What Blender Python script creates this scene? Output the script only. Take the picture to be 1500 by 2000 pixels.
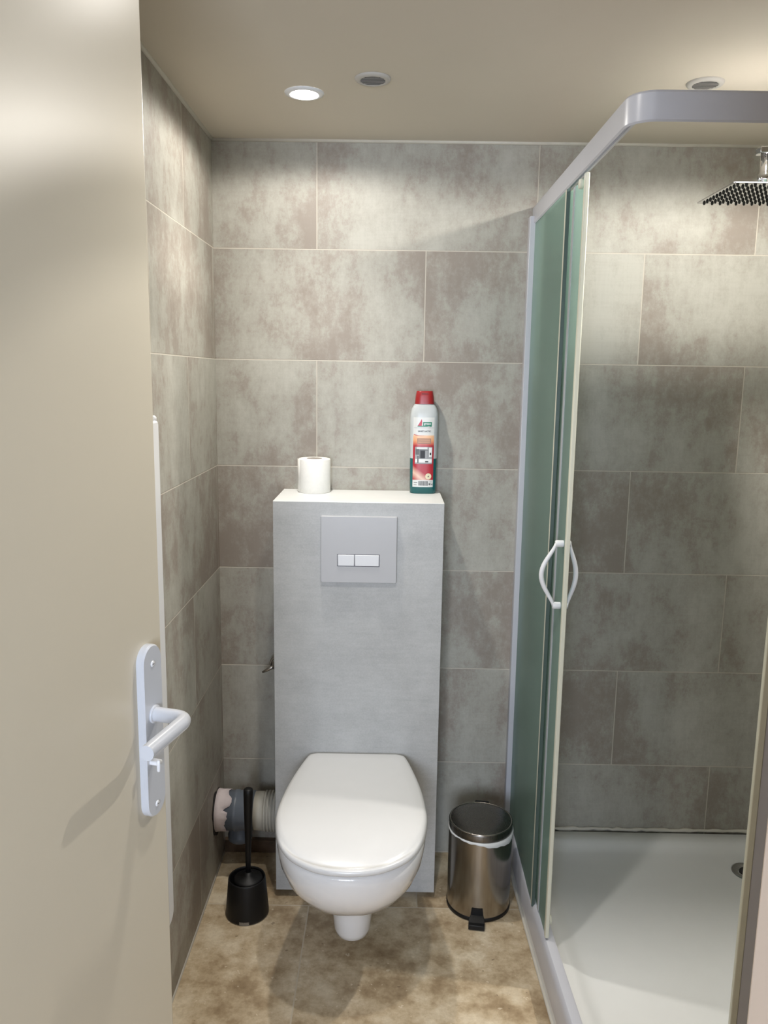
import bpy, bmesh, math, random
from mathutils import Vector, Matrix
random.seed(7)
for o in list(bpy.data.objects): bpy.data.objects.remove(o, do_unlink=True)
SC = bpy.context.scene; COL = SC.collection
PI = math.pi

# ------------------------------------------------------------------ camera
def cam_setup():
    f, p, yaw, roll, cx, cy, cz = 1577.576, 0.167906, -0.0066297, 0.0147225, 0.495372, -2.307605, 1.464663
    cp, sp, cyw, syw = math.cos(p), math.sin(p), math.cos(yaw), math.sin(yaw)
    fwd = Vector((syw*cp, cyw*cp, -sp)); right = Vector((cyw, -syw, 0)); up = right.cross(fwd)
    r2 = right*math.cos(roll) + up*math.sin(roll); u2 = -right*math.sin(roll) + up*math.cos(roll)
    cd = bpy.data.cameras.new('camera'); co = bpy.data.objects.new('camera', cd); COL.objects.link(co)
    m = Matrix.Identity(4)
    for i in range(3):
        m[i][0] = r2[i]; m[i][1] = u2[i]; m[i][2] = -fwd[i]
    m[0][3], m[1][3], m[2][3] = cx, cy, cz
    co.matrix_world = m
    cd.sensor_fit = 'HORIZONTAL'; cd.sensor_width = 36; cd.lens = 36*f/1500
    cd.clip_start = 0.02
    SC.camera = co
cam_setup()

# ------------------------------------------------------------------ light
SC.view_settings.view_transform = 'Standard'; SC.view_settings.look = 'None'
SC.view_settings.gamma = 1; SC.view_settings.exposure = 0.0; SC.view_settings.use_curve_mapping = False
w = bpy.data.worlds.new('world'); SC.world = w; w.use_nodes = True
w.node_tree.nodes['Background'].inputs[0].default_value = (0.55, 0.68, 1.0, 1)
w.node_tree.nodes['Background'].inputs[1].default_value = 0.6
CEIL = 2.086
# x, y, wide spill (W), lens beam (W), beam angle
LAMPS = [(0.29, -0.367, 8.5, 26.0, 115), (1.325, -0.635, 28.0, 22.0, 115), (0.50, -1.05, 1.5, 25.0, 122)]
SPOT_ANGLE = math.radians(174)
LAMP_COLOR = (1.0, 0.955, 0.89)
al = bpy.data.lights.new('hall_daylight', 'AREA'); al.shape = 'RECTANGLE'; al.size = .8; al.size_y = 1.0
al.energy = 66; al.color = (0.76, 0.85, 1.0)
ao = bpy.data.objects.new('hall_daylight', al); COL.objects.link(ao)
ao.location = (.25, -3.86, 1.30); ao.rotation_euler = (PI/2, 0, 0)      # daylight coming in at the hall window

# ------------------------------------------------------------------ helpers
def tag(o, label=None, cat=None, group=None, kind=None):
    if label: o['label'] = label
    if cat: o['category'] = cat
    if group: o['group'] = group
    if kind: o['kind'] = kind
    return o
def thing(name, loc, label, cat, rz=0, group=None):
    o = bpy.data.objects.new(name, None); COL.objects.link(o); o.location = loc; o.rotation_euler = (0, 0, rz)
    o.empty_display_size = .05
    return tag(o, label, cat, group)
def obj(name, bm, mat, parent=None, smooth=False, bevel=0, subsurf=0, seg=2):
    bmesh.ops.recalc_face_normals(bm, faces=bm.faces[:])
    me = bpy.data.meshes.new(name); bm.to_mesh(me); bm.free()
    me.materials.append(mat)
    o = bpy.data.objects.new(name, me); COL.objects.link(o)
    if parent: o.parent = parent
    if smooth:
        for p in me.polygons: p.use_smooth = True
    if bevel:
        b = o.modifiers.new('bevel', 'BEVEL'); b.width = bevel; b.segments = seg; b.limit_method = 'ANGLE'; b.angle_limit = math.radians(35)
        b.harden_normals = False
        for p in me.polygons: p.use_smooth = True
        try: me.set_sharp_from_angle(angle=math.radians(40))
        except Exception: pass
    if subsurf:
        s = o.modifiers.new('sub', 'SUBSURF'); s.levels = subsurf; s.render_levels = subsurf
    return o
def sharp(o, a=35):
    o.data.set_sharp_from_angle(angle=math.radians(a)); return o
def box(bm, x0, x1, y0, y1, z0, z1):
    v = [bm.verts.new((x, y, z)) for x in (x0, x1) for y in (y0, y1) for z in (z0, z1)]
    for f in ((0,1,3,2),(4,6,7,5),(0,4,5,1),(2,3,7,6),(0,2,6,4),(1,5,7,3)): bm.faces.new([v[i] for i in f])
    return bm
def B(x0, x1, y0, y1, z0, z1): return box(bmesh.new(), x0, x1, y0, y1, z0, z1)
def loft(bm, rings, cap0=True, cap1=True, closed=True):
    R = [[bm.verts.new(p) for p in r] for r in rings]; n = len(R[0])
    for a, b in zip(R, R[1:]):
        for i in range(n if closed else n-1):
            j = (i+1) % n; bm.faces.new((a[i], a[j], b[j], b[i]))
    if cap0: bm.faces.new(R[0][::-1])
    if cap1: bm.faces.new(R[-1])
    return bm
def lathe(bm, prof, c=(0,0,0), seg=48, cap0=True, cap1=True, axis='z'):
    rings = []
    for r, z in prof:
        ring = []
        for i in range(seg):
            a = 2*PI*i/seg; p = (r*math.cos(a), r*math.sin(a), z)
            if axis == 'x': p = (z, r*math.cos(a), r*math.sin(a))
            if axis == 'y': p = (r*math.cos(a), z, r*math.sin(a))
            ring.append((c[0]+p[0], c[1]+p[1], c[2]+p[2]))
        rings.append(ring)
    return loft(bm, rings, cap0, cap1)
def tube(bm, pts, r, seg=20, caps=True):
    pts = [Vector(p) for p in pts]; rings = []
    rr = r if isinstance(r, (list, tuple)) else [r]*len(pts)
    t0 = (pts[1]-pts[0]).normalized(); ref = Vector((0,0,1)) if abs(t0.z) < .9 else Vector((1,0,0))
    nrm = (ref - t0*ref.dot(t0)).normalized()
    for i, p in enumerate(pts):
        t = (pts[min(i+1, len(pts)-1)] - pts[max(i-1, 0)]).normalized()
        nrm = (nrm - t*nrm.dot(t)).normalized(); b = t.cross(nrm)
        rings.append([tuple(p + (nrm*math.cos(2*PI*k/seg) + b*math.sin(2*PI*k/seg))*rr[i]) for k in range(seg)])
    return loft(bm, rings, caps, caps)
def arc(p0, p1, p2, n=10):   # quadratic bend p0 -> p2 around p1
    p0, p1, p2 = map(Vector, (p0, p1, p2))
    return [p0*(1-t)**2 + p1*2*t*(1-t) + p2*t*t for t in [i/n for i in range(n+1)]]
def rrect(x0, x1, y0, y1, radii, n=8):   # radii: (x0y0, x1y0, x1y1, x0y1)
    pts = []
    for (cx, cy, sx, sy, a0), r in zip(((x0,y0,1,1,PI),(x1,y0,-1,1,1.5*PI),(x1,y1,-1,-1,0),(x0,y1,1,-1,.5*PI)), radii):
        r = max(r, 1e-4)
        for i in range(n+1):
            a = a0 + .5*PI*i/n; pts.append((cx+sx*r+r*math.cos(a), cy+sy*r+r*math.sin(a)))
    return pts
def text_mesh(name, txt, size, mat, parent, loc, rot, depth=0.0002, bold=0.0, sx=1.0):
    cu = bpy.data.curves.new(name, 'FONT'); cu.body = txt; cu.size = size; cu.extrude = depth; cu.offset = bold
    cu.align_x = 'CENTER'; cu.align_y = 'CENTER'; cu.resolution_u = 3
    tmp = bpy.data.objects.new(name+'_tmp', cu); COL.objects.link(tmp)
    bpy.context.view_layer.update()
    me = bpy.data.meshes.new_from_object(tmp.evaluated_get(bpy.context.evaluated_depsgraph_get()))
    bpy.data.objects.remove(tmp, do_unlink=True); bpy.data.curves.remove(cu)
    me.materials.clear(); me.materials.append(mat)
    o = bpy.data.objects.new(name, me); COL.objects.link(o); o.parent = parent; o.location = loc; o.rotation_euler = rot; o.scale = (sx, 1, 1)
    return o

# ------------------------------------------------------------------ materials
class NT:
    def __init__(s, name):
        s.m = bpy.data.materials.new(name); s.m.use_nodes = True; s.t = s.m.node_tree; s.n = s.t.nodes; s.l = s.t.links
        s.p = s.n['Principled BSDF']
    def new(s, typ, **kw):
        nd = s.n.new(typ)
        for k, v in kw.items(): setattr(nd, k, v)
        return nd
    def link(s, a, b): s.l.new(a, b)
    def _in(s, sock, v):
        if hasattr(v, 'is_linked') or hasattr(v, 'links'): s.l.new(v, sock)
        else: sock.default_value = v
    def math(s, op, a, b=0.0, c=None):
        nd = s.new('ShaderNodeMath', operation=op); s._in(nd.inputs[0], a); s._in(nd.inputs[1], b)
        if c is not None: s._in(nd.inputs[2], c)
        return nd.outputs[0]
    def mix(s, fac, a, b, blend='MIX'):
        nd = s.new('ShaderNodeMix', data_type='RGBA', blend_type=blend)
        s._in(nd.inputs[0], fac); s._in(nd.inputs[6], a); s._in(nd.inputs[7], b); return nd.outputs[2]
    def ramp(s, fac, stops):
        nd = s.new('ShaderNodeValToRGB'); e = nd.color_ramp.elements
        while len(e) < len(stops): e.new(0.5)
        for el, (pos, c) in zip(e, stops):
            el.position = pos; el.color = c if len(c) == 4 else (*c, 1)
        s.link(fac, nd.inputs[0]); return nd.outputs[0]
    def noise(s, vec, scale, detail=4, rough=.55, w=None):
        nd = s.new('ShaderNodeTexNoise'); nd.inputs['Scale'].default_value = scale; nd.inputs['Detail'].default_value = detail
        nd.inputs['Roughness'].default_value = rough; s.link(vec, nd.inputs['Vector']); return nd.outputs['Fac']
    def comb(s, x, y, z):
        nd = s.new('ShaderNodeCombineXYZ')
        for i, v in enumerate((x, y, z)): s._in(nd.inputs[i], v)
        return nd.outputs[0]
    def bump(s, h, strength=.3, dist=.002):
        nd = s.new('ShaderNodeBump'); nd.inputs['Strength'].default_value = strength; nd.inputs['Distance'].default_value = dist
        s.link(h, nd.inputs['Height']); s.link(nd.outputs[0], s.p.inputs['Normal'])
    def pos(s):
        g = s.new('ShaderNodeNewGeometry'); x = s.new('ShaderNodeSeparateXYZ'); s.link(g.outputs['Position'], x.inputs[0])
        return g.outputs['Position'], x.outputs[0], x.outputs[1], x.outputs[2]
def c4(c): return (*c, 1) if len(c) == 3 else c
def plain(name, col, rough=.5, metal=0, coat=0, spec=.5, var=.04, vscale=25, bump=0, bscale=200):
    t = NT(name); p = t.p
    p.inputs['Roughness'].default_value = rough; p.inputs['Metallic'].default_value = metal
    p.inputs['Coat Weight'].default_value = coat; p.inputs['Coat Roughness'].default_value = .05
    p.inputs['Specular IOR Level'].default_value = spec
    P = t.pos()[0]; n = t.noise(P, vscale)
    d = tuple(max(0, x*(1-var)) for x in col); u = tuple(min(1, x*(1+var)) for x in col)
    t.link(t.ramp(n, [(.3, d), (.7, u)]), p.inputs['Base Color'])
    if bump: t.bump(t.noise(P, bscale, 3), bump, .001)
    return t.m
def tile_mat(name, along, u0, z0=0.0027):
    # rows of 0.3 m, tiles 0.6 m, half-staggered; along = 'x' or 'y'
    t = NT(name); P, X, Y, Z = t.pos(); U = X if along == 'x' else Y
    rowf = t.math('DIVIDE', t.math('SUBTRACT', Z, z0), .3); row = t.math('FLOOR', rowf)
    off = t.math('MULTIPLY', t.math('MODULO', row, 2.0), .3)
    uf = t.math('DIVIDE', t.math('SUBTRACT', t.math('SUBTRACT', U, u0), off), .6); ui = t.math('FLOOR', uf)
    fz = t.math('FRACT', rowf); fu = t.math('FRACT', t.math('ADD', uf, 20.0))
    dz = t.math('MULTIPLY', t.math('MINIMUM', fz, t.math('SUBTRACT', 1.0, fz)), .3)
    du = t.math('MULTIPLY', t.math('MINIMUM', fu, t.math('SUBTRACT', 1.0, fu)), .6)
    d = t.math('MINIMUM', dz, du)
    grout = t.math('SUBTRACT', 1.0, t.math('SMOOTH_MIN', t.math('MAXIMUM', t.math('DIVIDE', t.math('SUBTRACT', d, .0010), .0007), 0.0), 1.0, 0.01))
    # per-tile shift of the cloudy print
    sx = t.math('MULTIPLY', ui, 3.37); sz = t.math('MULTIPLY', row, 5.71)
    v = t.comb(t.math('ADD', U, sx), t.math('ADD', sz, 1.7), t.math('MULTIPLY', Z, .8))
    vs = t.comb(t.math('ADD', U, sx), sz, t.math('MULTIPLY', Z, .35))
    big = t.noise(v, 3.2, 3, .5); streak = t.noise(vs, 26, 6, .75); fine = t.noise(v, 150, 3, .7); mid = t.noise(v, 11, 9, .82)
    weave = t.math('ADD', t.noise(t.comb(t.math('MULTIPLY', U, 1.0), sz, t.math('MULTIPLY', Z, .06)), 170, 2, .6), t.noise(t.comb(t.math('MULTIPLY', U, .06), sz, Z), 170, 2, .6))
    base = t.math('ADD', t.math('MULTIPLY', big, .40), t.math('ADD', t.math('MULTIPLY', mid, .42), t.math('MULTIPLY', streak, .18)))
    base = t.math('ADD', base, t.math('MULTIPLY', t.math('SUBTRACT', t.noise(v, 60, 6, .8), .5), .14))
    edge = t.math('MULTIPLY', t.math('SUBTRACT', 1.0, t.math('MINIMUM', t.math('DIVIDE', du, .10), 1.0)), .035)
    base = t.math('SUBTRACT', base, edge)
    col = t.ramp(base, [(.415, (.262, .226, .190)), (.465, (.312, .284, .243)), (.495, (.355, .342, .296)), (.58, (.430, .422, .372))])
    col = t.mix(t.math('MULTIPLY', t.math('SUBTRACT', t.math('MULTIPLY', weave, .5), .46), .9), col, (.30, .27, .235, 1))
    col = t.mix(t.math('MULTIPLY', t.math('SUBTRACT', fine, .5), .35), col, (.25, .22, .19, 1))
    pt = t.noise(t.comb(ui, row, 0.3), 7.3, 0); col = t.mix(t.math('MULTIPLY', pt, .10), col, (.33, .29, .25, 1))
    gcol = (.52, .48, .41, 1)
    t.link(t.mix(grout, col, gcol), t.p.inputs['Base Color'])
    t.p.inputs['Roughness'].default_value = .5
    t.link(t.math('ADD', t.math('MULTIPLY', mid, .2), .50), t.p.inputs['Roughness'])
    h = t.math('SUBTRACT', t.math('MULTIPLY', fine, .12), t.math('MULTIPLY', grout, 1.0))
    t.bump(h, .5, .0012)
    return t.m
def floor_mat():
    t = NT('travertine_floor'); P, X, Y, Z = t.pos()
    L = .62; y0 = -.268
    rf = t.math('DIVIDE', t.math('SUBTRACT', Y, y0), L); row = t.math('FLOOR', rf)
    off = t.math('MULTIPLY', t.math('ABSOLUTE', t.math('MODULO', row, 2.0)), .0)
    offb = t.math('MULTIPLY', t.math('GREATER_THAN', Y, y0), .302)
    uf = t.math('DIVIDE', t.math('SUBTRACT', t.math('SUBTRACT', X, .288), offb), .62); ui = t.math('FLOOR', uf)
    fz = t.math('FRACT', t.math('ADD', rf, 20.)); fu = t.math('FRACT', t.math('ADD', uf, 20.))
    d = t.math('MULTIPLY', t.math('MINIMUM', t.math('MINIMUM', fz, t.math('SUBTRACT', 1., fz)), t.math('MINIMUM', fu, t.math('SUBTRACT', 1., fu))), .62)
    grout = t.math('LESS_THAN', d, .0018)
    v = t.comb(t.math('ADD', X, t.math('MULTIPLY', ui, 4.1)), t.math('ADD', Y, t.math('MULTIPLY', row, 2.3)), 0.)
    big = t.noise(v, 5.0, 8, .66); mid = t.noise(v, 18, 6, .68); fine = t.noise(v, 110, 3, .6)
    a = t.math('ADD', t.math('MULTIPLY', big, .6), t.math('MULTIPLY', mid, .4))
    col = t.ramp(a, [(.36, (.235, .16, .085)), (.45, (.39, .29, .175)), (.51, (.53, .42, .275)), (.60, (.70, .60, .44))])
    pits = t.math('GREATER_THAN', t.noise(v, 60, 2, .5), .70); col = t.mix(t.math('MULTIPLY', pits, .55), col, (.78, .68, .52, 1))
    dark = t.math('GREATER_THAN', t.noise(t.comb(X, Y, 3.), 42, 2, .5), .73); col = t.mix(t.math('MULTIPLY', dark, .5), col, (.14, .09, .05, 1))
    col = t.mix(t.math('MULTIPLY', t.math('SUBTRACT', fine, .45), .5), col, (.2, .14, .08, 1))
    t.link(t.mix(grout, col, (.58, .50, .38, 1)), t.p.inputs['Base Color'])
    t.link(t.math('ADD', t.math('MULTIPLY', mid, .3), .32), t.p.inputs['Roughness'])
    t.bump(t.math('SUBTRACT', t.math('MULTIPLY', mid, .3), t.math('ADD', t.math('MULTIPLY', grout, .8), t.math('MULTIPLY', dark, .6))), .4, .0012)
    return t.m
def paint(name, col, rough=.6, bump=.08):
    return plain(name, col, rough, var=.015, vscale=3, bump=bump, bscale=90)
def emit(name, col, s):
    t = NT(name); t.p.inputs['Base Color'].default_value = c4(col)
    t.p.inputs['Emission Color'].default_value = c4(col); t.p.inputs['Emission Strength'].default_value = s; return t.m
def brushed(name, col, rough, aniso_axis='z'):
    t = NT(name); P, X, Y, Z = t.pos()
    v = t.comb(X, Y, t.math('MULTIPLY', Z, .01)); n = t.noise(v, 380, 3, .6)
    t.p.inputs['Metallic'].default_value = 1
    t.link(t.ramp(n, [(.3, tuple(x*.90 for x in col)), (.7, col)]), t.p.inputs['Base Color'])
    t.link(t.math('ADD', t.math('MULTIPLY', n, .10), rough-.05), t.p.inputs['Roughness']); return t.m
def laminate():
    t = NT('pale_grey_laminate'); P, X, Y, Z = t.pos()
    a = t.noise(P, 9, 6, .7); f = t.noise(P, 260, 3, .6); s = t.noise(t.comb(t.math('MULTIPLY', X, .15), Y, Z), 120, 3, .6)
    k = t.math('ADD', t.math('MULTIPLY', a, .5), t.math('ADD', t.math('MULTIPLY', f, .3), t.math('MULTIPLY', s, .2)))
    t.link(t.ramp(k, [(.36, (.36, .364, .358)), (.5, (.42, .424, .417)), (.64, (.475, .48, .472))]), t.p.inputs['Base Color'])
    t.p.inputs['Roughness'].default_value = .38; t.bump(f, .12, .0004); return t.m
def frosted():
    t = NT('frosted_green_glass'); t.n.remove(t.p)
    out = [n for n in t.n if n.type == 'OUTPUT_MATERIAL'][0]
    tr = t.new('ShaderNodeBsdfTranslucent'); tr.inputs[0].default_value = (.55, .70, .65, 1)
    df = t.new('ShaderNodeBsdfDiffuse'); df.inputs[0].default_value = (.25, .34, .31, 1)
    gl = t.new('ShaderNodeBsdfAnisotropic') if False else t.new('ShaderNodeBsdfGlossy'); gl.inputs['Roughness'].default_value = .22
    gl.inputs['Color'].default_value = (.8, .9, .86, 1)
    tp = t.new('ShaderNodeBsdfTransparent'); tp.inputs[0].default_value = (.70, .80, .76, 1)
    m1 = t.new('ShaderNodeMixShader'); m1.inputs[0].default_value = .45; t.link(tr.outputs[0], m1.inputs[2]); t.link(df.outputs[0], m1.inputs[1])
    m2 = t.new('ShaderNodeMixShader'); m2.inputs[0].default_value = .30; t.link(m1.outputs[0], m2.inputs[1]); t.link(tp.outputs[0], m2.inputs[2])
    P = t.pos()[0]; nz = t.noise(P, 2.5, 2)
    fr = t.new('ShaderNodeFresnel'); fr.inputs[0].default_value = 1.35
    m3 = t.new('ShaderNodeMixShader'); t.link(t.math('MULTIPLY', fr.outputs[0], t.math('ADD', nz, .1)), m3.inputs[0])
    t.link(m2.outputs[0], m3.inputs[1]); t.link(gl.outputs[0], m3.inputs[2]); t.link(m3.outputs[0], out.inputs[0])
    return t.m
M = {}
M['wall_x'] = tile_mat('stone_look_tiles_back', 'x', .285)
M['wall_y'] = tile_mat('stone_look_tiles_side', 'y', -.317)
M['floor'] = floor_mat()
M['ceiling'] = paint('warm_grey_ceiling', (.60, .545, .455), .7, .1)
M['caulk'] = plain('cream_caulk', (.58, .55, .48), .5)
M['door'] = paint('cream_gloss_paint', (.57, .52, .415), .34, .05)
M['jamb'] = paint('cream_paint_pink_light', (.66, .55, .46), .5, .05)  # cream paint, the foreground's pinkish light mixed into the colour
M['hall'] = paint('hall_white_paint', (.70, .68, .66), .7, .05)
M['white_plastic'] = plain('white_plastic', (.70, .71, .73), .35, var=.01)
M['handle'] = plain('white_lacquered_metal', (.51, .53, .57), .30, coat=.3, var=.01)
M['ceramic'] = plain('white_ceramic', (.74, .735, .73), .10, coat=.6, var=.006)
M['lid'] = plain('white_duroplast', (.66, .66, .655), .27, coat=.12, var=.006)
M['lam'] = laminate()
M['lamtop'] = plain('white_laminate_top', (.78, .79, .78), .4, var=.02)
M['alu'] = plain('white_lacquered_aluminium', (.50, .51, .555), .32, var=.01)
M['alu_grey'] = plain('grey_lacquered_aluminium', (.40, .41, .43), .3, var=.01)
M['seal'] = plain('cream_rubber_seal', (.60, .60, .50), .4, var=.01)
M['seal_dark'] = plain('dark_gasket', (.06, .09, .08), .4)
M['glass'] = frosted()
M['tray'] = plain('white_acrylic_tray', (.76, .77, .76), .28, var=.008)
M['chrome'] = plain('polished_chrome', (.62, .62, .63), .05, 1, var=.01)
M['chrome_dark'] = plain('dull_chrome', (.42, .40, .38), .22, 1, var=.06)
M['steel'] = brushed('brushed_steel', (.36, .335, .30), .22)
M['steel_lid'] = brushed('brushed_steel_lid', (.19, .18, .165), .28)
M['black'] = plain('black_plastic', (.004, .004, .0045), .48, spec=.35, var=.05)
M['rubber'] = plain('black_rubber_nozzle', (.02, .018, .016), .5)
M['paper'] = plain('white_tissue', (.84, .83, .79), .9, var=.02, vscale=120, bump=.35, bscale=700)
M['card'] = plain('grey_cardboard', (.30, .27, .24), .9)
M['bag'] = plain('grey_white_bag_plastic', (.62, .63, .62), .35)
M['pvc_grey'] = plain('grey_blue_pvc', (.12, .14, .17), .4)
M['pvc_cream'] = plain('cream_corrugated_pvc', (.46, .44, .38), .5, var=.05)
M['mastic'] = plain('pinkish_white_mastic', (.66, .58, .58), .8, var=.08, bump=.5, bscale=120)
M['brown'] = plain('shaded_wall_brown', (.10, .065, .04), .9, var=.4, bump=.5)  # shade at the foot of the back wall, put into the colour
M['hole'] = plain('dark_hole', (.015, .013, .012), .9)
M['vent_dark'] = plain('dark_duct', (.022, .021, .02), .8)
M['vent'] = plain('vent_grey_plastic', (.46, .44, .41), .5); M['slat'] = plain('vent_slat_grey', (.26, .25, .24), .5)
M['grey_line'] = plain('shadow_gap_grey', (.10, .10, .12), .6)
M['plate'] = plain('satin_flush_plate', (.46, .465, .48), .22, coat=.2, var=.01)
M['red'] = plain('red_cap_plastic', (.30, .014, .016), .35)
M['bottle'] = plain('milky_bottle_plastic', (.50, .53, .53), .3, var=.03)
M['teal'] = plain('teal_cleaning_liquid', (.006, .105, .108), .22, coat=.2)
M['lamp'] = emit('lamp_glow', (1, .97, .92), 30)

# ------------------------------------------------------------------ room shell
RX, FY = 1.775, -1.93       # right wall plane, inner face of the entrance wall
HX0, HX1, HY = -.75, 2.3, -3.7
def struct(name, bm, mat, label, cat, **k):
    return tag(obj(name, bm, mat, **k), label, cat, kind='structure')
bm = bmesh.new(); box(bm, -.1, RX+.1, FY-.08, .1, -.1, 0); box(bm, HX0, HX1, HY, FY-.08, -.1, 0)
struct('floor', bm, M['floor'], 'beige brown travertine tile floor under toilet and bin', 'floor')
struct('ceiling', B(-.1, RX+.1, FY, .1, CEIL, CEIL+.1), M['ceiling'], 'low warm grey painted ceiling above the tiled walls', 'ceiling')
struct('wall_back', B(-.1, RX+.1, 0, .1, 0, CEIL), M['wall_x'], 'back wall of large grey beige stone look tiles behind toilet', 'wall')
struct('wall_left', B(-.1, 0, FY, 0, 0, CEIL), M['wall_y'], 'left wall of grey beige stone look tiles beside open door', 'wall')
struct('wall_right', B(RX, RX+.1, FY, 0, 0, CEIL), M['wall_y'], 'tiled right wall at the far side of the shower', 'wall')
DX0, DX1 = -.02, .686
bm = bmesh.new(); box(bm, HX0, DX0, FY-.08, FY, 0, CEIL); box(bm, DX1, HX1, FY-.08, FY, 0, CEIL); box(bm, DX0, DX1, FY-.08, FY, 2.05, CEIL)
struct('wall_front', bm, M['jamb'], 'cream wall end with pinkish light painted in at the doorway, right foreground edge', 'wall', bevel=.006)
struct('wall_hall_left', B(HX0-.1, HX0, HY, FY, 0, 2.5), M['hall'], 'hall side wall left of the doorway', 'wall')
struct('wall_hall_right', B(HX1, HX1+.1, HY, FY, 0, 2.5), M['hall'], 'hall side wall right of the doorway', 'wall')
bm = bmesh.new()
box(bm, HX0-.1, -.16, HY-.1, HY, 0, 2.5); box(bm, .66, HX1+.1, HY-.1, HY, 0, 2.5)
box(bm, -.16, .66, HY-.1, HY, 0, .79); box(bm, -.16, .66, HY-.1, HY, 1.81, 2.5)
struct('wall_hall_rear', bm, M['hall'], 'hall rear wall with the daylight window opening', 'wall')
struct('wall_hall_top', B(HX0, HX1, FY-.08, FY, CEIL, 2.5), M['hall'], 'hall wall above the bathroom doorway', 'wall')
struct('ceiling_hall', B(HX0-.1, HX1+.1, HY-.1, FY-.08, 2.5, 2.6), M['hall'], 'white ceiling of the hall outside the bathroom', 'ceiling')
# caulk beads along the ceiling
def bead(pts, r=.006): return tube(bmesh.new(), pts, r, 10)
struct('trim_1', bead([(0, -.001, CEIL-.001), (RX, -.001, CEIL-.001)]), M['caulk'], 'thin cream caulk line between back wall and ceiling', 'caulk line', smooth=True)
struct('trim_2', bead([(.001, FY, CEIL-.001), (.001, -.006, CEIL-.001)]), M['caulk'], 'thin cream caulk line between left wall and ceiling', 'caulk line', smooth=True)
struct('shade_strip', B(0.002, .19, -.018, 0, 0, .04), M['brown'], 'added brown strip painting the shade at wall foot behind the pipe', 'mortar strip')  # brown strip added to paint the shaded wall foot
def wavy(y, z, x0, x1, r):
    n = 60; return tube(bmesh.new(), [(x0+(x1-x0)*i/n, y, z+random.uniform(-.002, .002)) for i in range(n+1)], [r*random.uniform(.7, 1.3) for i in range(n+1)], 8)
struct('trim_4', wavy(-.004, .092, .89, RX, .0055), M['caulk'], 'uneven white silicone bead between shower tray and back wall', 'silicone bead', smooth=True)
struct('trim_5', bead([(.0, -.002, .0), (.0, -1.9, .0)], .004), M['caulk'], 'thin cream joint where left wall meets floor', 'joint line', smooth=True)

# ------------------------------------------------------------------ entrance door
E_ = Vector((.186, -1.25, 0)); H_ = Vector((.003, -1.93, 0)); dv = (E_-H_).normalized(); LEN = (E_-H_).length
ang = math.atan2(dv.y, dv.x)
def dl(s, off, z): return (LEN+s, -off, z)     # s from free edge, off from the face towards the room
leaf = tag(obj('door_1', B(0, LEN, 0, .04, .012, 2.035), M['door'], bevel=.003), 'cream painted door leaf standing open at the left foreground', 'door', kind='structure')
leaf.location = H_; leaf.rotation_euler = (0, 0, ang)
pl = [( -.040 + x, z) for x, z in rrect(-.0225, .0225, .868, 1.110, (.0224,)*4, 10)]
bm = bmesh.new()
rings = [[dl(s, off, 0)[:2] + (z,) for s, z in pl] for off in (0, .008)]
cs, cz = -.040, .989
ins = [[dl(cs+(s-cs)*.93, .0105, 0)[:2] + (cz+(z-cz)*.985,) for s, z in pl]]
loft(bm, rings+ins)
hp = obj('handle_plate', bm, M['handle'], leaf, smooth=True); sharp(hp, 30)
for zz in (1.084, .885):
    s = obj('screw', lathe(bmesh.new(), [(.0001, -.0118), (.0030, -.0118), (.0042, -.0112), (.0044, -.009)], (LEN-.040, 0, zz), 20, axis='y'), M['white_plastic'], hp, smooth=True)
    r = obj('screw_recess', B(LEN-.0418, LEN-.0382, -.0121, -.0119, zz-.0006, zz+.0006), M['grey_line'], s)
zl = 1.014
pts = [dl(-.040, .008, zl), dl(-.040, .034, zl)] + arc(dl(-.040, .042, zl), dl(-.040, .0605, zl), dl(-.060, .0605, zl), 12) + [dl(-.10, .0605, zl-.001), dl(-.140, .0605, zl-.002)]
lv = obj('lever', tube(bmesh.new(), pts, .0098, 28), M['handle'], leaf, smooth=True); sharp(lv, 50)
obj('collar', lathe(bmesh.new(), [(.0001, -.0135), (.0118, -.0135), (.0125, -.0125), (.0125, -.009)], (LEN-.040, 0, zl), 28, axis='y'), M['handle'], lv, smooth=True)
bm = bmesh.new(); box(bm, LEN-.056, LEN-.045, -.024, -.009, .948, .954); box(bm, LEN-.057, LEN-.053, -.026, -.021, .940, .957)
obj('thumb_turn', bm, M['white_plastic'], leaf, bevel=.002)
for zz in (.25, 1.0, 1.8):
    obj('hinge', lathe(bmesh.new(), [(.006, -.04), (.006, .04)], (.004, -.004, zz), 16), M['white_plastic'], leaf, smooth=True)

# slim panel on the left wall behind the door
t = thing('wall_heater', (0, -.80, .345), 'slim white panel heater on left wall, mostly hidden behind door', 'heater')
bm = bmesh.new(); o2 = rrect(-.45, .012, 0, 1.03, (.01, .025, .01, .01), 6)
loft(bm, [[(x, y, z) for y, z in o2] for x in (.018, .060)])
obj('panel', bm, M['white_plastic'], t, bevel=.004)
obj('bracket', B(0, .02, -.3, -.24, .2, .26), M['white_plastic'], t); obj('bracket', B(0, .02, -.3, -.24, .8, .86), M['white_plastic'], t)
obj('knob', lathe(bmesh.new(), [(.006, 0), (.006, .008), (.003, .011)], (.052, .004, 1.028), 16), M['white_plastic'], t, smooth=True)

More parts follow.
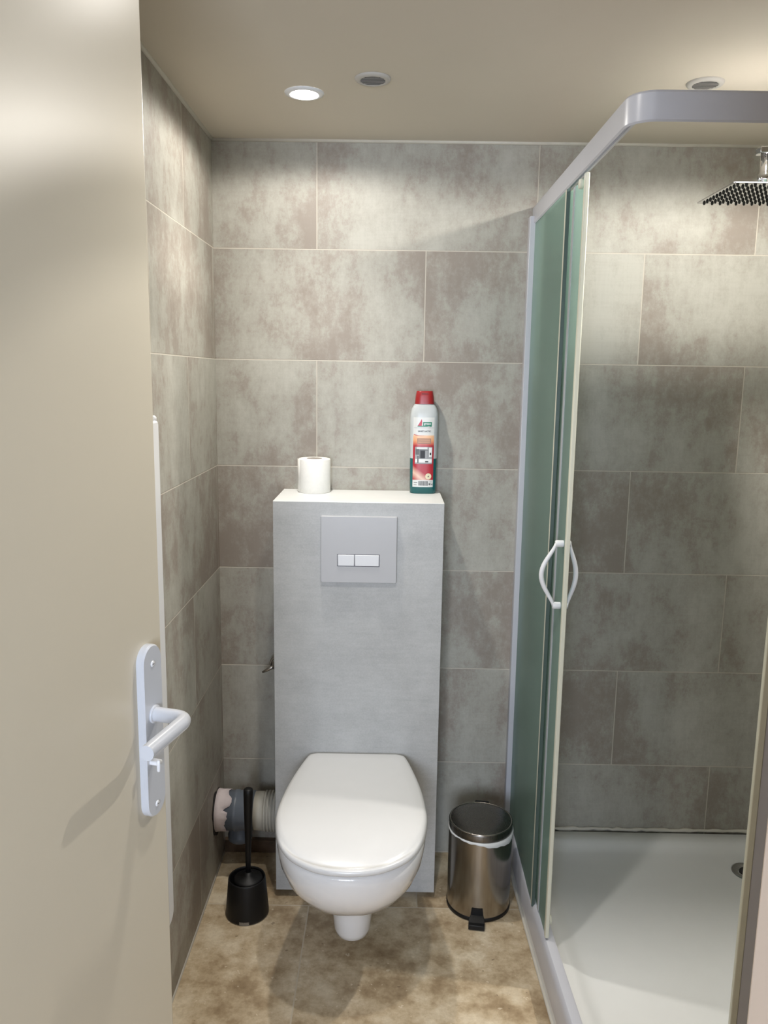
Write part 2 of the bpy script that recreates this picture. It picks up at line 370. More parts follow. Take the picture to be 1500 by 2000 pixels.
# ------------------------------------------------------------------ ceiling lamps and vents
lamp_info = ['round recessed ceiling lamp shining above the toilet', 'round recessed ceiling lamp above shower, hidden behind top rail',
             'round recessed ceiling lamp nearest the open door']
for (x, y, e, eb, ba), lab in zip(LAMPS, lamp_info):
    t = thing('ceiling_lamp', (x, y, CEIL), lab, 'lamp', group='recessed ceiling lamps')
    obj('trim_ring', lathe(bmesh.new(), [(.030, -.0005), (.030, -.004), (.034, -.0055), (.043, -.003), (.0445, -.0002)], seg=48, cap0=False, cap1=False), M['white_plastic'], t, smooth=True)
    obj('lamp_lens', lathe(bmesh.new(), [(.0302, -.001), (.0295, -.0052), (.018, -.0075), (.0005, -.0082)], seg=40, cap0=False), M['lamp'], t, smooth=True)
    for en, an, bl in ((e, SPOT_ANGLE, .25), (eb, math.radians(ba), 1.0)):      # the lamp's wide spill and its lens beam
        ld = bpy.data.lights.new('ceiling_lamp_light', 'SPOT'); ld.energy = en; ld.color = LAMP_COLOR
        ld.spot_size = an; ld.spot_blend = bl; ld.shadow_soft_size = .022
        lo = bpy.data.objects.new('ceiling_lamp_light', ld); COL.objects.link(lo); lo.parent = t; lo.location = (0, 0, -.034)
for x, y, lab in ((.446, -.461, 'round grey louvred vent in the ceiling right of lit lamp'), (1.152, -.458, 'round grey louvred ceiling vent above the shower rail')):
    t = thing('ceiling_vent', (x, y, CEIL), lab, 'vent', group='round ceiling vents')
    obj('vent_frame', lathe(bmesh.new(), [(.0265, -.0005), (.0265, -.0052), (.029, -.0060), (.036, -.0048), (.0385, -.002), (.039, -.0002)], seg=48, cap0=False, cap1=False), M['vent'], t, smooth=True)
    obj('duct', lathe(bmesh.new(), [(.0001, -.0047), (.0266, -.0047), (.0266, -.0005)], seg=40), M['vent_dark'], t)
    bm = bmesh.new()
    for k in range(-3, 4):
        yy = k*.0076; hw = math.sqrt(max(.0265**2-yy**2, 0)); box(bm, -hw, hw, yy-.0013, yy+.0013, -.0055, -.0049)
    obj('louvre', bm, M['slat'], t)

# ------------------------------------------------------------------ toilet frame cladding
CX0, CX1, CY, CZ = .191, .639, -.228, 1.137
t = thing('toilet_housing', ((CX0+CX1)/2, CY/2, 0), 'tall pale grey laminate housing behind the wall hung toilet', 'housing')
cx = (CX0+CX1)/2; cy = CY/2; hw = (CX1-CX0)/2; hd = -CY/2
obj('front_panel', B(-hw, hw, -hd, -hd+.016, .02, CZ-.001), M['lam'], t, bevel=.0008)
obj('side_panel', B(-hw, -hw+.016, -hd+.016, hd-.001, .02, CZ-.016), M['lam'], t); obj('side_panel', B(hw-.016, hw, -hd+.016, hd-.001, .02, CZ-.016), M['lam'], t)
obj('top_panel', B(-hw, hw, -hd+.0005, hd-.001, CZ-.016, CZ), M['lamtop'], t, bevel=.0008)
obj('plinth', B(-hw+.03, hw-.03, -hd+.03, hd-.001, 0, .03), M['grey_line'], t)
t = thing('flush_plate', (.417, CY, .923), 'white rectangular dual flush plate with two buttons on housing', 'flush plate')
bm = bmesh.new(); o2 = rrect(-.1, .1, 0, .178, (.003,)*4, 4)
loft(bm, [[(x, -off, z) for x, z in o2] for off in (0, .009)] + [[(x*.985, -.0115, .089+(z-.089)*.985) for x, z in o2]])
obj('plate', bm, M['plate'], t); 
obj('button_gap', B(-.0565, .055, -.0119, -.0112, .0445, .0775), M['grey_line'], t)
for x0, x1 in ((-.0548, -.0115), (-.0098, .0533)):
    obj('button', B(x0, x1, -.0135, -.0110, .0460, .0760), M['white_plastic'], t, bevel=.0012)

# ------------------------------------------------------------------ toilet
def spline(pts, n):
    out = []; P = [pts[0]]+pts+[pts[-1]]
    for i in range(1, len(P)-2):
        for k in range(n):
            u = k/n; p0, p1, p2, p3 = P[i-1:i+3]
            out.append(tuple(.5*((2*p1[j]) + (-p0[j]+p2[j])*u + (2*p0[j]-5*p1[j]+4*p2[j]-p3[j])*u*u + (-p0[j]+3*p1[j]-3*p2[j]+p3[j])*u**3) for j in (0, 1)))
    out.append(pts[-1]); return out
HALF = spline([(.0, .110), (.006, .126), (.022, .1365), (.10, .155), (.19, .171), (.28, .1795), (.34, .1775), (.40, .163), (.455, .131), (.492, .085), (.508, .042), (.512, .0)], 5)
def outline(sc=1.0, cd=.25):      # (x, d): d = distance from housing
    pts = [(-h, d) for d, h in HALF] + [(h, d) for d, h in HALF[::-1][1:]]
    return [(x*sc, cd+(d-cd)*sc) for x, d in pts]
T = thing('toilet', (.4175, CY, 0), 'white wall hung toilet with closed lid on grey housing', 'toilet')
rings = []
for sc, z in ((.975, .4055), (.992, .4062), (1.0, .4100), (1.0, .426), (.992, .4345), (.97, .4405), (.93, .4435), (.80, .4465), (.55, .4485), (.25, .4495)):
    tilt = .0
    rings.append([(x, -d, z - (.021*max(0, (d-.27)/.23)**2 if z > .43 else 0)) for x, d in outline(sc)])
bm = bmesh.new(); loft(bm, rings)
lid = obj('toilet_lid', bm, M['lid'], T, smooth=True); 
bm = bmesh.new(); loft(bm, [[(x, -d, z) for x, d in outline(sc)] for sc, z in ((.92, .397), (.930, .3975), (.932, .402), (.930, .4060), (.92, .4075))])
obj('toilet_seat', bm, M['lid'], T, smooth=True)
for sx in (-.075, .075):
    obj('hinge', lathe(bmesh.new(), [(.0001, -.014), (.010, -.014), (.010, .014), (.0001, .014)], (sx, -.013, .421), 18, axis='x'), M['chrome'], T, smooth=True)
# bowl: (z, half width, depth)
SEC = [(.3985, .1665, .490), (.3970, .1715, .497), (.392, .1745, .501), (.375, .176, .502), (.34, .171, .495), (.30, .159, .474), (.26, .139, .436), (.228, .113, .390), (.205, .087, .343), (.193, .070, .312), (.183, .0570, .294), (.170, .0535, .286), (.12, .0500, .277), (.080, .0470, .270), (.064, .043, .262), (.053, .034, .25), (.0485, .022, .235), (.047, .010, .215)]
rings = []
for z, a, dp in SEC:
    r = []
    for x, d in outline(1.0):
        k = min(1, max(0, (.228-z)/.045)); xx = x/.1795*a; dd = d/.512*dp
        hs = a*math.sqrt(max(0, 1-(max(0, dd-(dp-a*1.1))/(a*1.1))**2)); xx = xx*(1-k)+k*math.copysign(hs, x)
        r.append((xx, -dd, z))
    rings.append(r)
bm = bmesh.new(); loft(bm, rings)
obj('toilet_bowl', bm, M['ceramic'], T, smooth=True)

# ------------------------------------------------------------------ toilet roll
t = thing('toilet_roll', (.283, -.049, CZ), 'white toilet paper roll standing on housing top left of bottle', 'toilet paper')
prof = [(.0205, .0), (.0435, 0.0), (.0450, .002), (.0452, .05), (.0450, .092), (.0435, .0945), (.034, .0955), (.0215, .0945)]
bm = bmesh.new(); lathe(bm, prof, seg=64, cap0=False, cap1=False); obj('paper', bm, M['paper'], t, smooth=True)
bm = bmesh.new(); lathe(bm, [(.0213, .0), (.0213, .0950), (.0200, .0950), (.0200, .0)], seg=40, cap0=False, cap1=False); obj('cardboard_core', bm, M['card'], t, smooth=True)
bm = bmesh.new(); r0, r1 = [], []
for k in range(9):
    a = math.radians(178 + k*4); rr = .0452 + .0022*(1-k/8)**1.5
    r0.append((rr*math.cos(a), rr*math.sin(a), .0015)); r1.append((rr*math.cos(a), rr*math.sin(a), .0935))
loft(bm, [r0, r1], False, False, closed=False); obj('loose_sheet', bm, M['paper'], t, smooth=True).modifiers.new('s', 'SOLIDIFY').thickness = .0006

# ------------------------------------------------------------------ cleaner bottle
t = thing('cleaner_bottle', (.589, -.032, CZ), 'white and teal cleaner bottle with red cap on housing', 'bottle')
def bsec(w, dpt, z, off=0, n=64):
    out = []
    for i in range(n):
        a = 2*PI*i/n; c, s = math.cos(a), math.sin(a); e = 2/3.2
        out.append(((w/2+off)*math.copysign(abs(c)**e, c), (dpt/2+off)*math.copysign(abs(s)**e, s), z))
    return out
def wz(z):   # width and depth along height
    pts = [(0, .0705, .047), (.003, .0745, .0505), (.10, .0765, .052), (.205, .0785, .052), (.222, .0775, .050), (.236, .0715, .046), (.246, .060, .041), (.251, .050, .038)]
    for (z0, w0, d0), (z1, w1, d1) in zip(pts, pts[1:]):
        if z <= z1:
            k = (z-z0)/(z1-z0); return w0+(w1-w0)*k, d0+(d1-d0)*k
    return pts[-1][1:]
LV = .099
bm = bmesh.new(); loft(bm, [bsec(*wz(z), z) for z in (LV, .13, .17, .205, .215, .222, .229, .236, .241, .246, .251)]); sharp(obj('bottle_body', bm, M['bottle'], t, smooth=True), 60)
bm = bmesh.new(); loft(bm, [bsec(*wz(z), z) for z in (0, .0012, .003, .03, .06, LV)]); sharp(obj('liquid', bm, M['teal'], t, smooth=True), 60)
cap = [(.0535, .0415, .250), (.0545, .0415, .2515), (.0500, .039, .272), (.0455, .0365, .284), (.0435, .035, .2855)]
bm = bmesh.new(); loft(bm, [bsec(w_, d_, z) for w_, d_, z in cap]); C_ = obj('bottle_cap', bm, M['red'], t, smooth=True); sharp(C_, 40)
obj('cap_notch', B(-.009, .009, -.0195, -.0182, .277, .2795), plain('dark_red', (.16, .008, .01), .5), C_)
def yfront(x, z, off):
    w_, d_ = wz(z); e = 3.2; u = min(.999, abs(x)/(w_/2)); return -(d_/2)*(1-u**e)**(1/e) - off
def patch(name, x0, x1, z0, z1, mat, off, parent, nx=14, nz=6, shape=None):
    bm = bmesh.new(); G = []
    for j in range(nz+1):
        row = []
        for i in range(nx+1):
            u, v = i/nx, j/nz; x = x0+(x1-x0)*u; z = z0+(z1-z0)*v
            if shape: x, z = shape(u, v)
            row.append(bm.verts.new((x, yfront(x, z, off), z)))
        G.append(row)
    for j in range(nz):
        for i in range(nx): bm.faces.new((G[j][i], G[j][i+1], G[j+1][i+1], G[j+1][i]))
    return obj(name, bm, mat, parent, smooth=True)
def lab_mat():
    tt = NT('printed_label'); P = tt.new('ShaderNodeTexCoord').outputs['Object']; s = tt.new('ShaderNodeSeparateXYZ'); tt.link(P, s.inputs[0]); X, Z = s.outputs[0], s.outputs[2]
    zc = tt.math('DIVIDE', Z, .22)
    def zz(v): return v/.22
    W = (.66, .67, .65); R = (.40, .022, .035)
    base = tt.ramp(zc, [(0, W), (zz(.0388), W), (zz(.0394), R), (zz(.134), R), (zz(.140), (.58, .13, .09)), (zz(.150), (.74, .36, .18)), (zz(.163), (.80, .50, .30)), (zz(.1655), W)])
    # pale sweep over the red field, lower left
    cr = tt.math('ADD', tt.math('MULTIPLY', X, 12.), tt.math('MULTIPLY', tt.math('SUBTRACT', Z, .055), 16.))
    sw = tt.math('MULTIPLY', tt.math('LESS_THAN', Z, .080), tt.math('MULTIPLY', tt.math('GREATER_THAN', Z, .0392), tt.math('SUBTRACT', 1., tt.math('MINIMUM', tt.math('MULTIPLY', tt.math('ABSOLUTE', tt.math('ADD', cr, .25)), 3.2), 1.))))
    base = tt.mix(tt.math('MULTIPLY', sw, .8), base, (.80, .62, .48, 1))
    tt.link(base, tt.p.inputs['Base Color']); tt.p.inputs['Roughness'].default_value = .35; return tt.m
LM = lab_mat()
def lshape(u, v):
    z = .019+(.2135-.019)*v; hw = .0285+.0008*v; return (-hw-.0012+(2*hw)*u, z)
LB = patch('printed_label', 0, 0, 0, 0, LM, .0003, t, 24, 60, lshape)
grn = plain('label_green', (.015, .20, .12), .4); blk = plain('label_ink', (.02, .02, .022), .5); gry = plain('label_grey', (.32, .33, .34), .5)
lred = plain('label_red', (.50, .03, .06), .4); wht = plain('label_white', (.74, .75, .74), .4); brn = plain('label_brown', (.36, .21, .15), .5); dgr = plain('label_dark_grey', (.12, .125, .13), .5)
crm = plain('label_cream', (.72, .66, .45), .4); peach = plain('label_peach', (.74, .42, .26), .4)
RT = (PI/2, 0, 0)
# emblem: red flask-like peak with green block and base bar
bm = bmesh.new()
for quad in (((-.0185, .1905), (-.0075, .1905), (-.0065, .2015), (-.0100, .2045)), ((-.0100, .2045), (-.0065, .2015), (-.0070, .2075), (-.0080, .2085))):
    bm.faces.new([bm.verts.new((x, yfront(x, .2, .0006), z)) for x, z in quad])
obj('emblem', bm, lred, LB)
patch('emblem_bar', -.0190, .0200, .1880, .1905, grn, .0007, LB); patch('emblem_block', -.0040, .0205, .1900, .2012, grn, .0006, LB)
text_mesh('label_text', 'green', .0086, wht, LB, (.0083, -.0268, .1962), RT, .0001, .00012)
text_mesh('label_text', 'care', .0042, wht, LB, (.0125, -.0270, .1895), RT, .0001)
text_mesh('label_text', 'SANET LACTIC', .0054, blk, LB, (.0005, -.0268, .1755), RT, .0001, .00012)
patch('label_rule', -.0285, .0275, .1845, .1852, gry, .0005, LB)
patch('swoosh', 0, 0, 0, 0, lred, .0006, LB, 20, 1, lambda u, v: (-.0285+.034*u, .1655 - .0035*math.sin(u*PI*.9) + v*.0018*(1-u)))
patch('text_panel', -.0190, .0195, .1405, .1555, brn, .0005, LB)
for k in range(4): patch('text_line', -.0165, .0170, .1435+k*.0031, .1445+k*.0031, peach, .0007, LB, 10, 1)
patch('label_picture', -.0245, .0235, .0845, .1320, gry, .0006, LB)
for a in ((-.023, -.013, .110, .126, dgr), (-.012, .012, .100, .124, dgr), (-.009, .003, .101, .121, blk), (.004, .011, .100, .122, gry), (-.0235, .0225, .088, .098, wht), (.0145, .0225, .104, .130, wht), (.0165, .0205, .109, .116, blk), (-.018, -.014, .087, .107, dgr), (.004, .013, .089, .0925, blk), (-.020, .010, .126, .131, wht)):
    patch('picture_detail', a[0], a[1], a[2], a[3], a[4], .0008 if a[4] is not blk else .0010, LB, 6, 3)
bm = bmesh.new(); vs = [bm.verts.new((.0140+.0085*math.cos(2*PI*k/28), yfront(.0140+.0085*math.cos(2*PI*k/28), .05, .0006), .0495+.0085*math.sin(2*PI*k/28))) for k in range(28)]; bm.faces.new(vs); obj('badge', bm, crm, LB)
patch('badge_mark', .0115, .0165, .0475, .0515, dgr, .0009, LB, 4, 2, lambda u, v: (.0115+.005*u*(.3+.7*(1-v))+.002*v, .0475+.004*v))
x = -.0135
for k in range(17):
    w_ = (.0007, .0011, .0006, .0014)[k*7 % 4]; patch('barcode_bar', x, x+w_, .0232, .0360, blk, .0006, LB, 1, 1); x += w_+.0007
for a in ((-.0265, -.0165, .0305, .0325), (-.0265, -.018, .0245, .026), (.0155, .021, .0245, .030), (.0230, .0262, .0245, .029), (.0175, .0255, .0335, .0345)): patch('label_print', *a, dgr, .0006, LB, 3, 1)

# ------------------------------------------------------------------ toilet brush
t = thing('toilet_brush', (.122, -.30, 0), 'black toilet brush in its holder left of the toilet', 'toilet brush')
obj('holder', lathe(bmesh.new(), [(.0001, 0), (.055, 0), (.0585, .003), (.0585, .008), (.0505, .104), (.0490, .108), (.047, .108), (.046, .104), (.044, .03), (.0001, .03)], seg=56), M['black'], t, smooth=True)
obj('brush_collar', lathe(bmesh.new(), [(.040, .098), (.040, .104), (.034, .108), (.012, .114), (.009, .122), (.0001, .122)], (.004, 0, 0), 40), M['black'], t, smooth=True)
obj('handle', tube(bmesh.new(), [(.004, 0, .10), (.004, 0, .16), (.005, 0, .22), (.006, 0, .30), (.007, 0, .352), (.007, 0, .364), (.007, 0, .367)], [.0068, .0072, .0088, .0115, .0130, .0125, .009], 24), M['black'], t, smooth=True)
obj('bristles', lathe(bmesh.new(), [(.010, .035), (.034, .04), (.036, .075), (.014, .097)], (.004, 0, 0), 32), M['black'], t, smooth=True)
bm = bmesh.new(); r0, r1 = [], []
for k in range(11):
    a = math.radians(258+2.6*k); r0.append((.0590*math.cos(a), .0590*math.sin(a), .001)); r1.append((.0583*math.cos(a), .0583*math.sin(a), .0105))
loft(bm, [r0, r1], False, False, closed=False)
tag(obj('lit_notch', bm, plain('lit_notch_grey', (.20, .18, .15), .6), t, smooth=True), 'notch at the foot of the black holder, its lit inside painted pale grey')  # pale plate paints the floor-lit inside of the foot notch

# ------------------------------------------------------------------ pedal bin
t = thing('pedal_bin', (.763, -.238, 0), 'small brushed steel pedal bin between housing and shower', 'bin', rz=math.radians(-8))
R_ = .0875
bd = obj('bin_body', lathe(bmesh.new(), [(R_-.002, .010), (R_, .012), (R_, .20), (R_, .228), (R_-.003, .231), (R_-.006, .229), (R_-.006, .015)], seg=96, cap0=False, cap1=True), M['steel'], t, smooth=True); sharp(bd, 40)
obj('base_ring', lathe(bmesh.new(), [(.0001, 0), (R_-.001, 0), (R_+.0015, .002), (R_+.0015, .011), (R_-.001, .013)], seg=64), M['black'], t, smooth=True)
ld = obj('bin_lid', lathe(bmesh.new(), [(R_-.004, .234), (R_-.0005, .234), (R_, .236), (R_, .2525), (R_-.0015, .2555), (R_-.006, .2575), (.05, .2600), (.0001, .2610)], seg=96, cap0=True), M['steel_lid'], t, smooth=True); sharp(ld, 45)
obj('lid_rim', lathe(bmesh.new(), [(R_-.0012, .2545), (R_+.0003, .2550), (R_-.0006, .2572), (R_-.004, .2580), (R_-.0045, .2565)], seg=96, cap0=False, cap1=False), M['steel'], ld, smooth=True)
# bag edge folded over the rim, deeper on the right
ra, rb, rc = [], [], []
for k in range(97):
    a = 2*PI*k/96; right = max(0, math.cos(a+.55))**2; ragged = .0012*math.sin(9*a)+.0008*math.sin(23*a)
    ra.append(((R_-.003)*math.cos(a), (R_-.003)*math.sin(a), .2345)); dpz = .0035 + .013*right + ragged
    rb.append(((R_+.0018+.002*right)*math.cos(a), (R_+.0018+.002*right)*math.sin(a), .2340)); rc.append(((R_+.0012+.001*right)*math.cos(a), (R_+.0012+.001*right)*math.sin(a), .2335-dpz))
bm = bmesh.new(); loft(bm, [ra[:-1], rb[:-1], rc[:-1]], False, False); obj('bag_edge', bm, M['bag'], t, smooth=True)
bm = bmesh.new()
prf = [(-.0175, -.0865, .016), (.0175, -.0865, .016), (.0215, -.100, .013), (.0215, -.122, .006), (-.0215, -.122, .006), (-.0215, -.100, .013)]
v0 = [bm.verts.new((x, y, z+.006)) for x, y, z in prf]; v1 = [bm.verts.new((x, y, max(.002, z-.006))) for x, y, z in prf]
bm.faces.new(v0); bm.faces.new(v1[::-1])
for i in range(6): bm.faces.new((v0[i], v0[(i+1) % 6], v1[(i+1) % 6], v1[i]))
pd = obj('pedal', bm, M['black'], t, bevel=.0012)
obj('pedal_pad', B(-.0215, .0215, -.1235, -.110, .002, .0155), M['black'], pd, bevel=.0015)
v = bmesh.new(); r0, r1 = [], []
for k in range(13):
    a = math.radians(258+2*k); r0.append(((R_+.0016)*math.cos(a), (R_+.0016)*math.sin(a), .010)); r1.append(((R_+.0010)*math.cos(a+ (0.04 if k < 6 else -.04)*abs(k-6)/6), (R_+.0010)*math.sin(a+(0.04 if k < 6 else -.04)*abs(k-6)/6), .042))
loft(v, [r0, r1], False, False, closed=False); obj('pedal_guard', v, M['black'], t, smooth=True)
obj('hinge', B(-.020, .020, R_-.004, R_+.009, .205, .257), M['black'], t, bevel=.002)

# ------------------------------------------------------------------ waste pipe low on the left
t = thing('waste_pipe', (0, -.105, .191), 'grey and cream waste pipe between left wall and housing', 'pipe')
bm = bmesh.new(); n = 40; r0 = []
for k in range(n):
    a = 2*PI*k/n; rr = .067+.008*math.sin(3*a+1)+.004*math.sin(7*a); r0.append((.0022, rr*math.cos(a), rr*math.sin(a)))
loft(bm, [r0, [(.0005, y, z) for _, y, z in r0]]); obj('wall_hole', bm, M['hole'], t)
bm = bmesh.new(); ri, ro, rq = [], [], []
for k in range(64):
    a = 2*PI*k/64; g = lambda c, w: math.exp(-((a-c)/w)**2); rag = .013 + .012*g(2.2, .35) - .022*g(2.62, .10) - .006*g(3.5, .5) - .014*g(4.4, .12) + .004*math.sin(3*a) + random.uniform(-.0025, .0025)
    ri.append((.003, .060*math.cos(a), .060*math.sin(a))); ro.append((.015, .0578*math.cos(a), .0578*math.sin(a))); rq.append((.030+rag*.8, .0580*math.cos(a), .0580*math.sin(a)))
loft(bm, [ri, ro, rq], False, False); obj('mastic', bm, M['mastic'], t, smooth=True).modifiers.new('s', 'SOLIDIFY').thickness = -.0015
obj('coupling', lathe(bmesh.new(), [(.052, .004), (.0565, .006), (.0565, .052), (.059, .054), (.059, .064), (.0565, .066), (.0565, .112), (.053, .115)], seg=56, axis='x'), M['pvc_grey'], t, smooth=True)
obj('sleeve', lathe(bmesh.new(), [(.048, .110), (.0545, .113), (.0555, .140), (.053, .142)], seg=56, axis='x'), M['pvc_cream'], t, smooth=True)
pr = []
for k in range(5):
    x0 = .142+k*.0094; pr += [(.0565, x0+.0004), (.0585, x0+.0020), (.0585, x0+.0054), (.0565, x0+.0070), (.0490, x0+.0076), (.0490, x0+.0090)]
obj('corrugated_hose', lathe(bmesh.new(), [(.05, .141)]+pr+[(.05, .1905)], seg=56, axis='x'), M['pvc_cream'], t, smooth=True)
obj('pipe_branch', lathe(bmesh.new(), [(.030, -.112), (.036, -.106), (.036, -.092), (.033, -.088), (.033, -.055), (.03, -.03)], (.062, .03, 0), 40), M['pvc_grey'], t, smooth=True)

# ------------------------------------------------------------------ stop valve beside housing
t = thing('stop_valve', (.16, 0, .62), 'small chrome stop valve on back wall left of housing', 'valve')
obj('valve_body', tube(bmesh.new(), [(.012, 0, 0), (.012, -.030, 0), (.012, -.05, 0), (.012, -.062, 0)], [.011, .010, .008, .007], 20), M['chrome_dark'], t, smooth=True)
pts = [(.012+.018*math.cos(a), -.045, .006+.018*math.sin(a)) for a in [2*PI*k/28 for k in range(29)]]
obj('valve_ring', tube(bmesh.new(), pts, .0034, 12), M['chrome_dark'], t, smooth=True)
obj('valve_lever', tube(bmesh.new(), [(.010, -.055, .0), (-.004, -.058, -.004), (-.018, -.060, -.012), (-.028, -.060, -.017)], [.006, .0055, .0045, .0028], 14), M['chrome_dark'], t, smooth=True)
obj('flex_hose', tube(bmesh.new(), [(.012, -.062, -.0), (.022, -.062, -.0), (.0305, -.062, .0)], .0055, 14), M['chrome_dark'], t, smooth=True)

# ------------------------------------------------------------------ shower tray
TX0, TY1 = .8745, -.914
TR = thing('shower_tray', (1.32, -.46, 0), 'low white shower tray in the right corner', 'shower tray')
def tring(i, z, r):
    lean = lambda x, y: .022*min(1, abs(y)/.92)**1.3*(RX-x)/(RX-TX0)
    return [(x+lean(x, y)-1.32, y+.46, z) for x, y in rrect(TX0+i, RX-.001-i, TY1+i, -.001-i, (max(.055-i, .02)+r, .01+r, .01+r, .01+r), 10)]
rings = [tring(0, .0, 0), tring(0, .05, 0), tring(.003, .053, 0), tring(.010, .083, 0), tring(.014, .088, 0), tring(.052, .088, .0), tring(.060, .0865, .01), tring(.072, .080, .03), tring(.086, .073, .05), tring(.102, .0695, .06), tring(.15, .0675, .06), tring(.30, .065, .05)]
bm = bmesh.new(); loft(bm, rings); bmesh.ops.triangulate(bm, faces=[f for f in bm.faces if len(f.verts) > 4])
sharp(obj('tray_body', bm, M['tray'], TR, smooth=True), 50)
dr = obj('drain_cover', lathe(bmesh.new(), [(.045, .0645), (.045, .0685), (.041, .0705), (.028, .0700), (.026, .068), (.0001, .068)], (1.545-1.32, -.175+.46, 0), 48), M['chrome'], TR, smooth=True)
obj('drain_hole', lathe(bmesh.new(), [(.0001, .0685), (.022, .0685), (.022, .0680)], (1.545-1.32, -.175+.46, 0), 32), M['vent_dark'], dr)
struct('trim_6', tube(bmesh.new(), [(.8735+.022*(k/10*.86/.92)**1.3, -.001-.086*k, .003) for k in range(11)], .004, 10), M['caulk'], 'thin cream joint between floor and shower tray', 'joint line', smooth=True)

# ------------------------------------------------------------------ shower enclosure
ZT, ZB = 1.921, 1.873; BX = .016     # BX: how far the foot of the enclosure stands further right than the top
SH = thing('shower_enclosure', (.873, 0, 0), 'white framed corner shower enclosure with frosted green glass', 'shower enclosure')
def W2(x, y, z): return (x-.873, y, z)
def rail_path(x0, yfr, rad, n=12):
    pts = [(x0, -.0)]
    pts += [(x0, -.3), (x0, -.6)]
    cxx, cyy = x0+rad, yfr+rad
    for k in range(n+1):
        a = PI + .5*PI*k/n; pts.append((cxx+rad*math.cos(a), cyy+rad*math.sin(a)))
    pts.append((RX-.001, yfr)); return pts
def rail(x0, yfr, rad, prof, shift=None):
    # prof: list of (inward offset, z)
    path = rail_path(x0, yfr, rad); bm = bmesh.new(); rings = []
    for i, (x, y) in enumerate(path):
        a = Vector(path[max(i-1, 0)]); b = Vector(path[min(i+1, len(path)-1)]); tt = (b-a).normalized(); nn = Vector((-tt.y, tt.x))   # left of travel = inward
        ring = []
        for off, z in prof:
            px, py = x+nn.x*off, y+nn.y*off
            if shift: px += shift(y)
            ring.append(W2(px, py, z))
        rings.append(ring)
    loft(bm, rings); return bm
tp = [(0, ZB+.003), (0, ZT-.004), (.003, ZT), (.030, ZT), (.032, ZT-.003), (.032, ZB+.020), (.027, ZB+.020), (.027, ZB+.024), (.004, ZB+.024), (.003, ZB)]
ro = obj('top_rail', rail(.873, -.921, .046, tp), M['alu'], SH, smooth=True); sharp(ro, 30)
sh = lambda y: .022*min(1, abs(y)/.92)**1.3
bp = [(0, .054), (0, .118), (.004, .132), (.008, .137), (.026, .137), (.030, .135), (.030, .0895), (.0062, .0895), (.0055, .054)]
rb_ = obj('bottom_rail', rail(.867, -.921, .06, bp, sh), M['alu'], SH, smooth=True); sharp(rb_, 30)
obj('wall_profile', B(.862-.873, .889-.873, -.028, 0, .0895, ZB+.02), M['alu'], SH, bevel=.002)
obj('wall_profile', B(RX-.032-.873, RX-.001-.873, -.918, -.892, .0895, ZB), M['alu'], SH, bevel=.002)
def pane(name, x, y0, y1, th, mat, parent, z0=.130, z1=1.885, dx=None, bev=0.0):
    bm = bmesh.new(); vv = []
    for (xx, yy) in ((x, y0), (x+th, y0), (x+th, y1), (x, y1)):
        for z, f in ((z0, 1), (z1, 0)):
            s_ = 0.0; vv.append(bm.verts.new(W2(xx+s_, yy, z)))
    for f in ((0,2,3,1),(2,4,5,3),(4,6,7,5),(6,0,1,7),(1,3,5,7),(0,6,4,2)): bm.faces.new([vv[i] for i in f])
    return obj(name, bm, mat, parent, bevel=bev)
def paney(name, y, x0, x1, th, mat, parent, z0=.140, z1=1.885, bev=0.0):
    return obj(name, B(x0-.873, x1-.873, y, y+th, z0, z1), mat, parent, bevel=bev)
p1 = pane('fixed_pane', .877, -.026, -.425, .004, M['glass'], SH)
pane('pane_edge_strip', .8755, -.418, -.432, .007, M['seal'], p1)
pane('gasket', .8750, -.432, -.4355, .008, M['seal_dark'], p1)
p2 = pane('sliding_door', .8865, -.17, -.556, .004, M['glass'], SH, z0=.142, z1=1.872)
pane('door_profile', .8850, -.455, -.470, .007, M['alu_grey'], p2, z0=.142, z1=1.872)
pane('magnetic_seal', .8838, -.556, -.570, .0095, M['seal'], p2, z0=.142, z1=1.878, bev=.002)
for y in (-.40, -.535):
    for z in (1.862, .168):
        obj('roller', lathe(bmesh.new(), [(.0001, -.006), (.009, -.006), (.010, -.003), (.010, .003), (.0001, .003)], W2(.885+(.016 if z < 1 else 0), y, z), 20, axis='x'), M['seal'], p2, smooth=True)
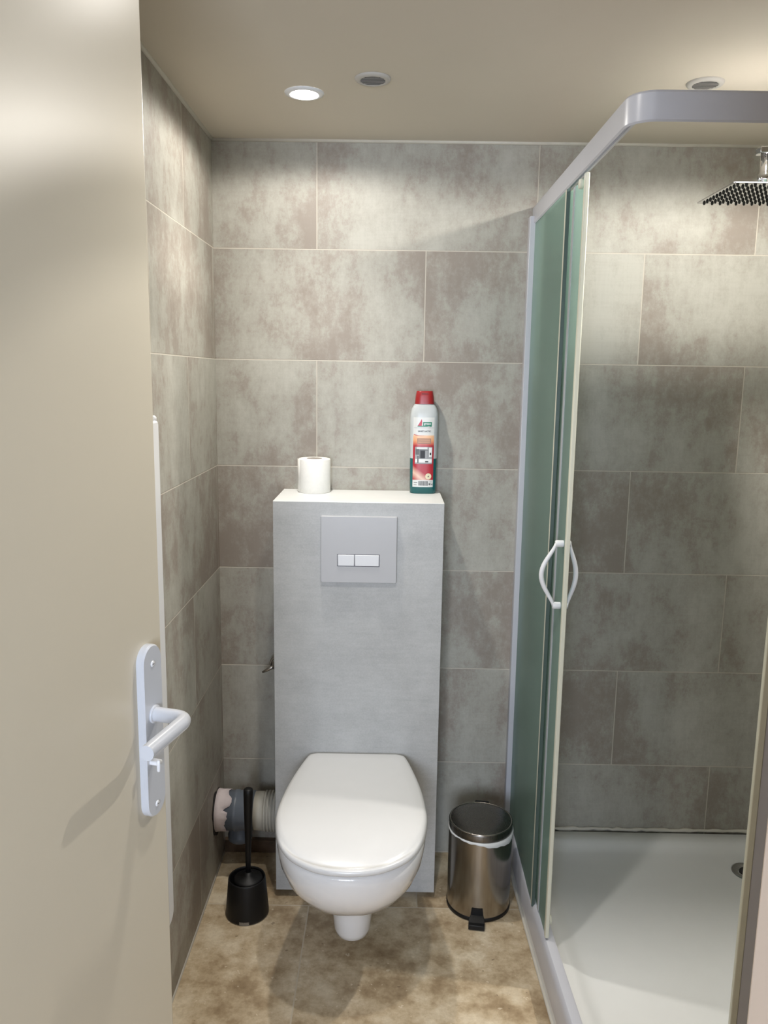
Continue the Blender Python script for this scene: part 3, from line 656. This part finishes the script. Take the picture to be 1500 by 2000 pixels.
# bow handle, one outside and one inside
for sgn, xx in ((-1, .8865), (1, .894)):
    y, zt, zb_ = -.532, 1.098, .955; sx = 0.0; out = .030 if sgn < 0 else .017; st = .016 if sgn < 0 else .007
    pts = []
    for k in range(21):
        u = k/20; bow = math.sin(PI*u)**1.35
        pts.append(W2(xx+sx+sgn*(st+out*bow), y, zt+(zb_-zt)*u))
    hd_ = obj('bow_handle', tube(bmesh.new(), pts, [.0036+.0020*math.sin(PI*k/20) for k in range(21)], 14), M['white_plastic'], p2, smooth=True)
    for zz in (zt, zb_):
        obj('handle_foot', lathe(bmesh.new(), [(.0001, 0), (.0075, 0), (.0080, .004*sgn), (.0080, (st+.001)*sgn), (.0070, (st+.004)*sgn), (.0001, (st+.004)*sgn)], W2(xx+sx-sgn*.002, y, zz), 20, axis='x'), M['white_plastic'], hd_, smooth=True)
f1 = paney('fixed_pane', -.914, 1.34, RX-.02, .004, M['glass'], SH)
paney('pane_edge_strip', -.9155, 1.333, 1.345, .007, M['seal'], f1)
f2 = paney('sliding_door', -.902, 1.20, 1.60, .004, M['glass'], SH, z0=.142, z1=1.872)
paney('magnetic_seal', -.9045, 1.181, 1.1945, .010, M['seal'], f2, z0=.142, z1=1.878, bev=.002)
paney('door_profile', -.9035, 1.1945, 1.214, .007, M['alu'], f2, z0=.142, z1=1.872)

# ------------------------------------------------------------------ shower head
t = thing('rain_shower', (1.268, -.515, 1.85), 'square chrome rain shower head on wall arm', 'shower head')
bm = bmesh.new(); loft(bm, [[(x, y, z) for x, y in rrect(-h, h, -h, h, (.004,)*4, 4)] for h, z in ((.0985, 0), (.1, .0008), (.1, .0028), (.0985, .0035))])
hp_ = obj('head_plate', bm, M['chrome'], t, bevel=0)
NZ = bmesh.new(); cone = [(.0032, .0002), (.0030, -.0020), (.0016, -.0045), (.0001, -.0046)]
lathe(NZ, cone, seg=10, cap0=False); noz = obj('nozzle', NZ, M['rubber'], hp_, smooth=True); first = True; rest = bmesh.new()
for i in range(11):
    for j in range(11):
        x, y = -.0875+i*.0175, -.0875+j*.0175
        if i < 9:
            if first: noz.location = (x, y, 0); first = False
            else:
                c = noz.copy(); COL.objects.link(c); c.parent = hp_; c.location = (x, y, 0)
        else: lathe(rest, cone, (x, y, 0), 10, cap0=False)
tag(obj('nozzle_rows', rest, M['rubber'], hp_, smooth=True), kind='stuff')
obj('swivel_joint', lathe(bmesh.new(), [(.016, .0035), (.016, .007), (.011, .010), (.0095, .018), (.0115, .024), (.0125, .032), (.0115, .040), (.0095, .043), (.0095, .082)], seg=32), M['chrome'], t, smooth=True)
am = obj('shower_arm', B(-.016, RX-1.268-.001, -.013, .013, .080, .093), M['chrome'], t, bevel=.0015)
obj('wall_flange', B(RX-1.268-.009, RX-1.268-.001, -.032, .032, .055, .118), M['chrome'], am, bevel=.002)
